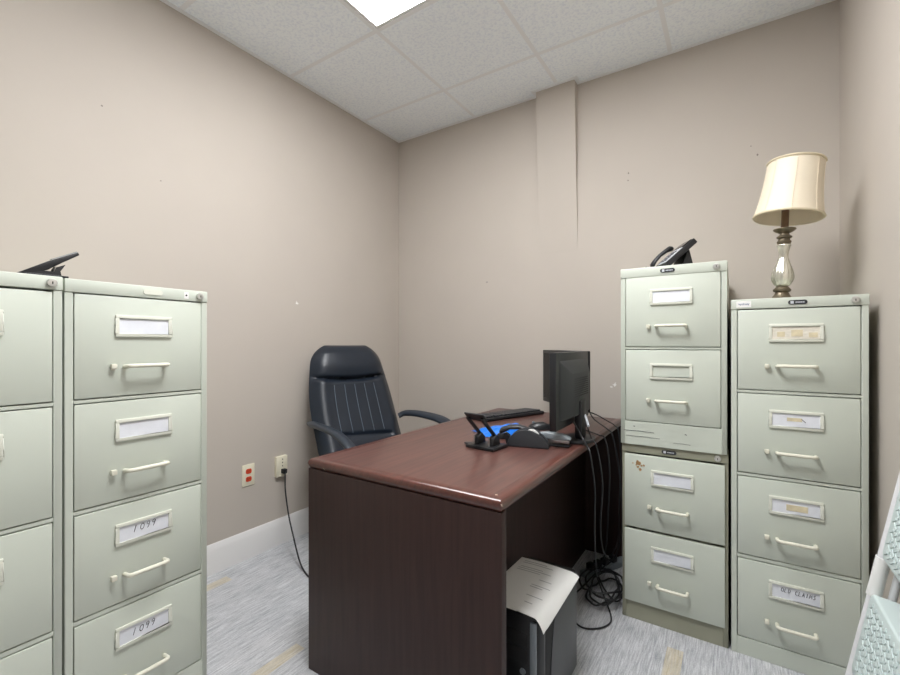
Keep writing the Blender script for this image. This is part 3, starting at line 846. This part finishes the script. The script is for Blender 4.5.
pp = MB()
def sheet(u, v, o=0.0):
    x = -0.108 + 0.216 * u; y = -0.165 + 0.315 * v
    z = 0.003 + 0.004 * math.sin(PI * u) + o
    if u > 0.86: z -= 0.035 * ((u - 0.86) / 0.14) ** 2 * (1.0 - 0.75 * v)
    if v < 0.1 and u > 0.6: z += 0.002
    return (x, y, z)
pp.grid(lambda u, v: sheet(u, v, 0.0012), 40, 40)
pp.grid(lambda u, v: sheet(u, v, 0.0), 40, 40)
for k, (v0, u0, u1) in enumerate(((0.93, 0.1, 0.5), (0.89, 0.1, 0.62), (0.80, 0.12, 0.5), (0.76, 0.1, 0.66), (0.72, 0.1, 0.5), (0.62, 0.55, 0.75), (0.5, 0.5, 0.8), (0.46, 0.5, 0.7), (0.3, 0.55, 0.8), (0.18, 0.6, 0.72))):
    pp.grid(lambda a, b, v0=v0, u0=u0, u1=u1: sheet(u0 + (u1 - u0) * a, v0 + 0.012 * b, 0.0016), 10, 1, 1)
p_ = pp.build('paper_sheet', [M['paper'], M['paper_ink']], loc=(-0.560, 1.352, TH + 0.0015), rot=(0, 0, math.radians(-1.5)))
tag(p_, 'white printed paper sheet lying on top of the computer tower', 'paper')

# ------------------------------------------------------------------ outlets on the left wall
def wall_plate(loc, label, rec_mat, thick, kind):
    r = thing('wall_outlet', label, 'electrical outlet', loc, (0, 0, PI / 2), 'outlets on the left wall')
    MB().box(-0.036, 0.036, -thick, 0.0, -0.058, 0.058).build('cover_plate', M['ivory'], r, bevel=0.003)
    if kind == 'duplex':
        for z in (-0.021, 0.021):
            pts = [(0.0165 * max(-0.92, min(0.92, math.cos(a))) / 0.92, z + 0.0165 * max(-0.8, min(0.8, math.sin(a)))) for a in [2 * PI * k / 24 for k in range(24)]]
            rc = MB().prism(pts, 'y', -thick - 0.002, -thick).build('receptacle', M['red'], r)
            MB().box(-0.007, -0.005, -thick - 0.0028, -thick - 0.0015, z - 0.002, z + 0.006).box(0.005, 0.007, -thick - 0.0028, -thick - 0.0015, z - 0.002, z + 0.006).build('slots', M['black_matte'], rc, smooth=False)
    else:
        for z in (0.040, 0.022, 0.002):
            MB().lathe([(0.0035, 0), (0.0035, 0.001)], n=10, mtx=Matrix.Translation((0.002, -thick, z)) @ Matrix.Rotation(PI / 2, 4, 'X')).build('socket_hole', M['black_matte'], r)
    return r
wall_plate((XL, 1.369, 0.447), 'ivory wall outlet with two orange-red receptacles', 'red', 0.006, 'duplex')
wall_plate((XL, 1.566, 0.451), 'ivory wall outlet box with a black cord plugged in', 'black', 0.022, 'box')
cd = thing('extension_cord', 'black power cord hanging from the left wall outlet to the carpet', 'cord', (XL + 0.022, 1.568, 0.425))
def rel(o, P): return [Vector(p) - o.location for p in P]
MB().prism([(-0.012, -0.012), (0.012, -0.014), (0.014, 0.012), (-0.012, 0.014)], 'x', 0.0005, 0.028).build('plug', M['black'], cd, bevel=0.004)
MB().tube(rel(cd, spline([(-2.152, 1.566, 0.422), (-2.138, 1.556, 0.39), (-2.125, 1.548, 0.33), (-2.07, 1.528, 0.21), (-1.98, 1.495, 0.11), (-1.88, 1.455, 0.032), (-1.79, 1.425, 0.006), (-1.64, 1.38, 0.006), (-1.46, 1.31, 0.006), (-1.33, 1.27, 0.006)], 8)), 0.004, 8).build('cable', M['cord'], cd)

# ------------------------------------------------------------------ cables and power strip by the desk
ps = thing('power_strip', 'grey power strip with black plugs on the carpet behind the desk', 'power strip', (-0.555, 2.29, 0), (0, 0, math.radians(62)))
MB().box(-0.15, 0.15, -0.024, 0.024, 0.0, 0.030).build('strip_body', M['grey'], ps, bevel=0.005)
for k, x in enumerate((-0.10, -0.05, 0.0, 0.06)):
    MB().box(x - 0.016, x + 0.016, -0.016, 0.016, 0.0305, 0.062).build('plug', M['black'], ps, bevel=0.004)
def cable(label, pts, r=0.0032, k=8, closed=False):
    o = MB().tube(spline(pts, k, closed), r, 8, closed=closed).build('cable', M['cord'])
    return tag(o, label, 'cable', 'black computer cables by the desk')
E = DHT + 0.004
cable('black cable dropping over the desk edge nearest the viewer', [(-0.552, 1.76, 0.84), (-0.515, 1.76, 0.78), (-0.490, 1.73, E + 0.004), (-0.467, 1.70, E - 0.02), (-0.450, 1.705, 0.60), (-0.460, 1.74, 0.42), (-0.485, 1.86, 0.22), (-0.52, 2.02, 0.10), (-0.545, 2.19, 0.066)])
cable('black cable dropping over the desk edge in the middle of the bunch', [(-0.552, 1.90, 0.84), (-0.52, 1.88, 0.78), (-0.490, 1.82, E + 0.004), (-0.466, 1.80, E - 0.02), (-0.452, 1.83, 0.58), (-0.468, 1.86, 0.40), (-0.48, 1.95, 0.26), (-0.50, 2.12, 0.15), (-0.530, 2.29, 0.066)])
cable('black cable arching far from the monitor over the desk beside the cabinet', [(-0.70, 2.33, 0.80), (-0.62, 2.32, 0.79), (-0.53, 2.26, E + 0.012), (-0.490, 2.21, E + 0.005), (-0.464, 2.18, E - 0.02), (-0.449, 2.16, 0.60), (-0.452, 2.14, 0.42), (-0.47, 2.20, 0.22), (-0.52, 2.32, 0.09), (-0.535, 2.34, 0.066)])
cable('black cable hugging the left side of the lower cabinet', [(-0.66, 2.36, 0.81), (-0.60, 2.25, 0.775), (-0.50, 2.10, E + 0.006), (-0.468, 2.07, E - 0.015), (-0.440, 2.06, 0.62), (-0.420, 2.03, 0.48), (-0.415, 2.02, 0.36), (-0.45, 2.06, 0.20), (-0.53, 2.15, 0.08), (-0.56, 2.20, 0.035)])
cable('black cable lying across the desktop behind the monitor foot', [(-0.60, 2.06, E), (-0.54, 2.00, E), (-0.50, 1.96, E), (-0.468, 1.94, E - 0.012), (-0.452, 1.95, 0.62), (-0.47, 2.0, 0.4), (-0.5, 2.08, 0.2), (-0.55, 2.16, 0.07), (-0.575, 2.215, 0.066)])
# coil of slack cord
coil = []
for k in range(64):
    a = 2 * PI * k / 16.0
    rr = 0.085 + 0.025 * math.sin(k * 0.7) + 0.0006 * k
    coil.append((-0.505 + rr * math.cos(a) * 0.72, 2.07 + rr * math.sin(a) * 1.25, 0.008 + 0.0009 * k + 0.008 * math.sin(k * 1.3) ** 2))
cable('coiled slack of black cord heaped on the carpet by the power strip', coil, r=0.0042, k=4)
cable('black cord looping forward on the carpet from the heap', [(-0.56, 2.12, 0.07), (-0.50, 2.02, 0.035), (-0.445, 1.93, 0.006), (-0.43, 1.86, 0.006), (-0.46, 1.80, 0.006), (-0.52, 1.77, 0.006), (-0.58, 1.82, 0.006), (-0.62, 1.92, 0.006), (-0.60, 2.05, 0.012), (-0.57, 2.18, 0.03)], r=0.0035)
cable('black cord standing in a tall loop against the lower cabinet', [(-0.55, 2.12, 0.06), (-0.49, 2.10, 0.10), (-0.43, 2.08, 0.095), (-0.415, 2.04, 0.045), (-0.44, 2.02, 0.012), (-0.50, 2.07, 0.02), (-0.56, 2.16, 0.04)], r=0.0042)

# ------------------------------------------------------------------ table lamp
LX, LY, LZ = 0.153, 2.13, 1.3228
lamp = thing('table_lamp', 'unlit table lamp with crooked cream shade and mercury-glass body on a cabinet', 'lamp', (LX, LY, LZ), (0, math.radians(2.0), 0))
MB().lathe([(0.0, 0), (0.041, 0), (0.042, 0.005), (0.033, 0.012), (0.024, 0.026), (0.021, 0.034), (0.028, 0.037), (0.029, 0.044), (0.024, 0.050), (0.020, 0.055), (0.0, 0.055)], n=40).build('base', M['pewter'], lamp)
gl = MB()
prof = [(0.016, 0.055), (0.026, 0.064), (0.0345, 0.082), (0.0355, 0.098), (0.031, 0.120), (0.0225, 0.145), (0.016, 0.168), (0.0155, 0.185), (0.020, 0.208), (0.0225, 0.216), (0.017, 0.222)]
n = 64
rings = [[((r * (1 + 0.035 * math.cos(16 * 2 * PI * k / n))) * math.cos(2 * PI * k / n), (r * (1 + 0.035 * math.cos(16 * 2 * PI * k / n))) * math.sin(2 * PI * k / n), z) for k in range(n)] for r, z in
         [(p.x, p.y) for p in spline([(a, b, 0) for a, b in prof], 4)]]
gl.loft(rings)
gl.build('glass_body', M['mercury'], lamp, ang=70)
MB().lathe([(0.015, 0.219), (0.021, 0.222), (0.0235, 0.230), (0.020, 0.236), (0.018, 0.241), (0.025, 0.246), (0.025, 0.250), (0.016, 0.256), (0.015, 0.262), (0.030, 0.270), (0.037, 0.277), (0.036, 0.280), (0.015, 0.281)], n=36).build('collar', M['pewter'], lamp)
MB().lathe([(0.0125, 0.2805), (0.0125, 0.372), (0.011, 0.374)], n=24).build('candle_sleeve', M['brown'], lamp)
MB().lathe([(0.017, 0.374), (0.017, 0.41), (0.014, 0.415)], n=20).build('socket', M['pewter'], lamp)
MB().lathe([(0.012, 0.414), (0.015, 0.424), (0.024, 0.445), (0.025, 0.458), (0.018, 0.474), (0.0, 0.480)], n=24, close=False).build('bulb', M['white'], lamp)
SM = Matrix.Translation((0.008, 0, 0.322)) @ Matrix.Rotation(math.radians(5.0), 4, 'Y') @ Matrix.Rotation(math.radians(-3.0), 4, 'X')
def shade_r(t): return 0.110 - 0.021 * (1 - (1 - t) ** 2.0)
n = 64
def shade_ring(t, dr=0.0):
    out = []
    for k in range(n):
        a = 2 * PI * k / n
        sc_ = 1 - 0.012 * abs(math.sin(4 * a)) ** 0.5 + 0.006
        out.append(SM @ Vector(((shade_r(t) * sc_ + dr) * math.cos(a), (shade_r(t) * sc_ + dr) * math.sin(a), 0.215 * t)))
    return out
sh = MB()
outer = [shade_ring(k / 14) for k in range(15)]
inner = [shade_ring(k / 14, -0.003) for k in range(14, -1, -1)]
sh.loft(outer + inner + [outer[0]], caps=False)
shd = sh.build('lamp_shade', M['shade'], lamp, ang=60)
for t in (0.012, 0.988):
    MB().tube([p for p in shade_ring(t, 0.001)], 0.0042, 6, closed=True).build('trim_band', M['shade_trim'], shd)
sd = MB()
for k in range(8):
    a = 2 * PI * k / 8
    sd.tube([SM @ Vector(((shade_r(t) * 1.006 + 0.0006) * math.cos(a), (shade_r(t) * 1.006 + 0.0006) * math.sin(a), 0.215 * t)) for t in [j / 14 for j in range(15)]], 0.0012, 5)
sd.build('seam', M['shade'], shd)
hr = MB()
for a in (0, 2 * PI / 3, 4 * PI / 3):
    hr.tube([SM @ Vector((0.0, 0.0, 0.200)), SM @ Vector((0.087 * math.cos(a), 0.087 * math.sin(a), 0.209))], 0.0018, 6)
hr.tube([(0.017, 0, 0.39), (0.04, 0, 0.43), (0.035, 0, 0.49), SM @ Vector((0, 0, 0.200)), (-0.03, 0, 0.49), (-0.04, 0, 0.43), (-0.017, 0, 0.39)], 0.0018, 6)
hr.build('harp', M['pewter'], lamp)
lc = MB()
lc.tube(spline([(-0.03, 0.03, 0.004), (-0.05, 0.15, 0.004), (-0.03, 0.30, 0.004), (0.0, 0.44, 0.004)], 6), 0.003, 6)
lc.build('cord', M['brown'], lamp)

# ------------------------------------------------------------------ desk phone on the stack
ph = thing('desk_phone', 'black desk phone tilted on its stand on top of the stacked cabinets', 'telephone', (-0.215, 2.035, 1.4715), (0, 0, math.radians(-62)))
ph.scale = (0.76, 0.76, 0.76)
Mt = Matrix.Translation((0, -0.075, 0.016)) @ Matrix.Rotation(math.radians(42), 4, 'X')
MB().box(-0.09, 0.09, 0.0, 0.195, -0.030, 0.0, mtx=Mt).build('phone_body', M['black'], ph, bevel=0.006)
MB().box(-0.026, 0.084, 0.006, 0.120, 0.0003, 0.004, mtx=Mt).build('keypad_face', M['lightgrey'], ph, bevel=0.001)
MB().box(-0.02, 0.084, 0.130, 0.182, 0.0003, 0.004, mtx=Mt).build('display', M['screen'], ph, bevel=0.001)
kp = MB()
for i in range(4):
    for j in range(3):
        kp.box(0.0 + j * 0.024, 0.018 + j * 0.024, 0.018 + i * 0.022, 0.032 + i * 0.022, 0.004, 0.0065, mtx=Mt)
kp.build('keys', M['charcoal'], ph, bevel=0.0008, seg=1)
MB().prism([(0.02, 0.0), (0.075, 0.0), (0.075, 0.006), (0.055, 0.088), (0.042, 0.080)], 'x', -0.07, 0.07).build('stand', M['black_matte'], ph, bevel=0.002)
hst = MB()
hst.loft([[Mt @ Vector((-0.055 + w_ * math.cos(a), y, z0 + h_ * math.sin(a))) for a in [2 * PI * k / 14 for k in range(14)]] for y, z0, w_, h_ in
          ((-0.016, 0.014, 0.010, 0.006), (-0.008, 0.018, 0.022, 0.014), (0.02, 0.028, 0.022, 0.011), (0.06, 0.033, 0.021, 0.010), (0.10, 0.030, 0.022, 0.012), (0.132, 0.022, 0.023, 0.017), (0.142, 0.019, 0.012, 0.010))])
hst.build('handset', M['black'], ph, ang=60)
cc = []
for k in range(90):
    t = k / 89
    a = k * 1.25
    base = Vector((-0.055 + 0.02 * math.sin(PI * t), -0.078 - 0.055 * math.sin(PI * t), 0.010))
    cc.append(base + Vector((0.007 * math.cos(a), -0.0 + 0.03 * (t - 0.5), 0.007 * math.sin(a) - 0.001)))
MB().tube(cc, 0.0019, 6).build('coiled_cord', M['charcoal'], ph)

# hole punch on the left cabinet: long tapering lever over a webbed cheek and a flat foot
hp2 = thing('hole_punch', 'small black hole punch with tilted lever on top of the left filing cabinets', 'hole punch', (-1.575, 0.397, 1.3375), (0, 0, math.radians(90)), 'black hole punches')
hp2.scale = (1.12, 1.12, 1.12)
MB().box(-0.050, 0.030, -0.028, 0.028, 0.0, 0.005).build('base', M['black'], hp2, bevel=0.0015)
for y in (-0.020, 0.014):
    MB().prism([(-0.048, 0.0055), (0.018, 0.0055), (0.016, 0.016), (0.026, 0.034), (0.010, 0.026), (0.006, 0.014), (-0.012, 0.014)], 'y', y, y + 0.006).build('cheek', M['black_matte'], hp2)
MB().prism([(-0.056, 0.006), (0.000, 0.042), (0.0525, 0.0705), (0.0555, 0.0635), (0.020, 0.0375), (-0.005, 0.018), (-0.030, 0.006)], 'y', -0.013, 0.013).build('lever', M['black'], hp2, bevel=0.0015)
MB().prism([(0.004, 0.0450), (0.0515, 0.0707), (0.0505, 0.0720), (0.003, 0.0462)], 'y', -0.010, 0.010).build('lever_pad', M['grey'], hp2)
MB().lathe([(0.003, 0.005), (0.003, 0.028)], n=12, c=(0.010, 0.0, 0)).build('pin', M['steel'], hp2)

# ------------------------------------------------------------------ folded step stool leaning at the right wall
fc = thing('step_stool', 'folded step stool with white tubes and pale mint textured treads leaning on the right wall', 'step stool', (0.194, 1.27, 0.013), (math.radians(-10.5), 0, math.radians(-90)))
FW = 0.215
fr = MB()
pth = rounded([(-FW, 0, 0.0), (-FW, 0, 0.90), (FW, 0, 0.90), (FW, 0, 0.0)], 0.07, 8)
fr.tube(pth, 0.0125, 12)
fr.build('front_frame', M['tube_white'], fc)
rl = MB()
pth = rounded([(-FW, 0.033, 0.01), (-FW, 0.033, 0.69), (FW, 0.033, 0.69), (FW, 0.033, 0.01)], 0.04, 8)
rl.tube(pth, 0.0085, 12)
rl.build('rear_frame', M['tube_white'], fc)
for sx in (-1, 1):
    MB().tube([(sx * FW, 0, 0.525), (sx * FW, 0, 0.625)], 0.0148, 14).build('sleeve', M['white'], fc)
    MB().lathe([(0.016, -0.013), (0.016, 0.02)], n=14, c=(sx * FW, 0, 0.0)).build('foot_cap', M['lightgrey'], fc)
def tread_shell(x0, x1, z0, z1, y0, thick, corner):
    poly = []
    for cx, cz, a0 in ((x1 - corner, z0 + corner, -PI / 2), (x1 - corner, z1 - corner, 0), (x0 + corner, z1 - corner, PI / 2), (x0 + corner, z0 + corner, PI)):
        for k in range(7):
            a = a0 + PI / 2 * k / 6
            poly.append((cx + corner * math.cos(a), cz + corner * math.sin(a)))
    return MB().prism(poly, 'y', y0, y0 + thick)
def lozenges(mb, x0, x1, z0, z1, y0):
    px, pz = 0.027, 0.017
    j = 0; z = z0
    while z < z1 - 0.008:
        x = x0 + (0.5 * px if j % 2 else 0)
        while x + px * 0.9 < x1:
            mtx = Matrix.Translation((x + px * 0.42, y0, z + pz * 0.4)) @ Matrix.Rotation(math.radians(28 if j % 2 else -28), 4, 'Y')
            mb.box(-px * 0.43, px * 0.43, -0.0016, 0.0015, -pz * 0.26, pz * 0.26, mtx=mtx)
            x += px
        z += pz * 0.82; j += 1
for z0, z1 in ((0.05, 0.25), (0.325, 0.540), (0.630, 0.875)):
    td_ = tread_shell(-FW + 0.0145, FW - 0.0145, z0, z1, -0.010, 0.060, 0.022).build('tread', M['mint'], fc, bevel=0.006, seg=3)
    lz = MB(); lozenges(lz, -FW + 0.032, FW - 0.032, z0 + 0.016, z1 - 0.016, -0.0105); lz.build('raised_pattern', M['mint'], td_, bevel=0.0007, seg=1)
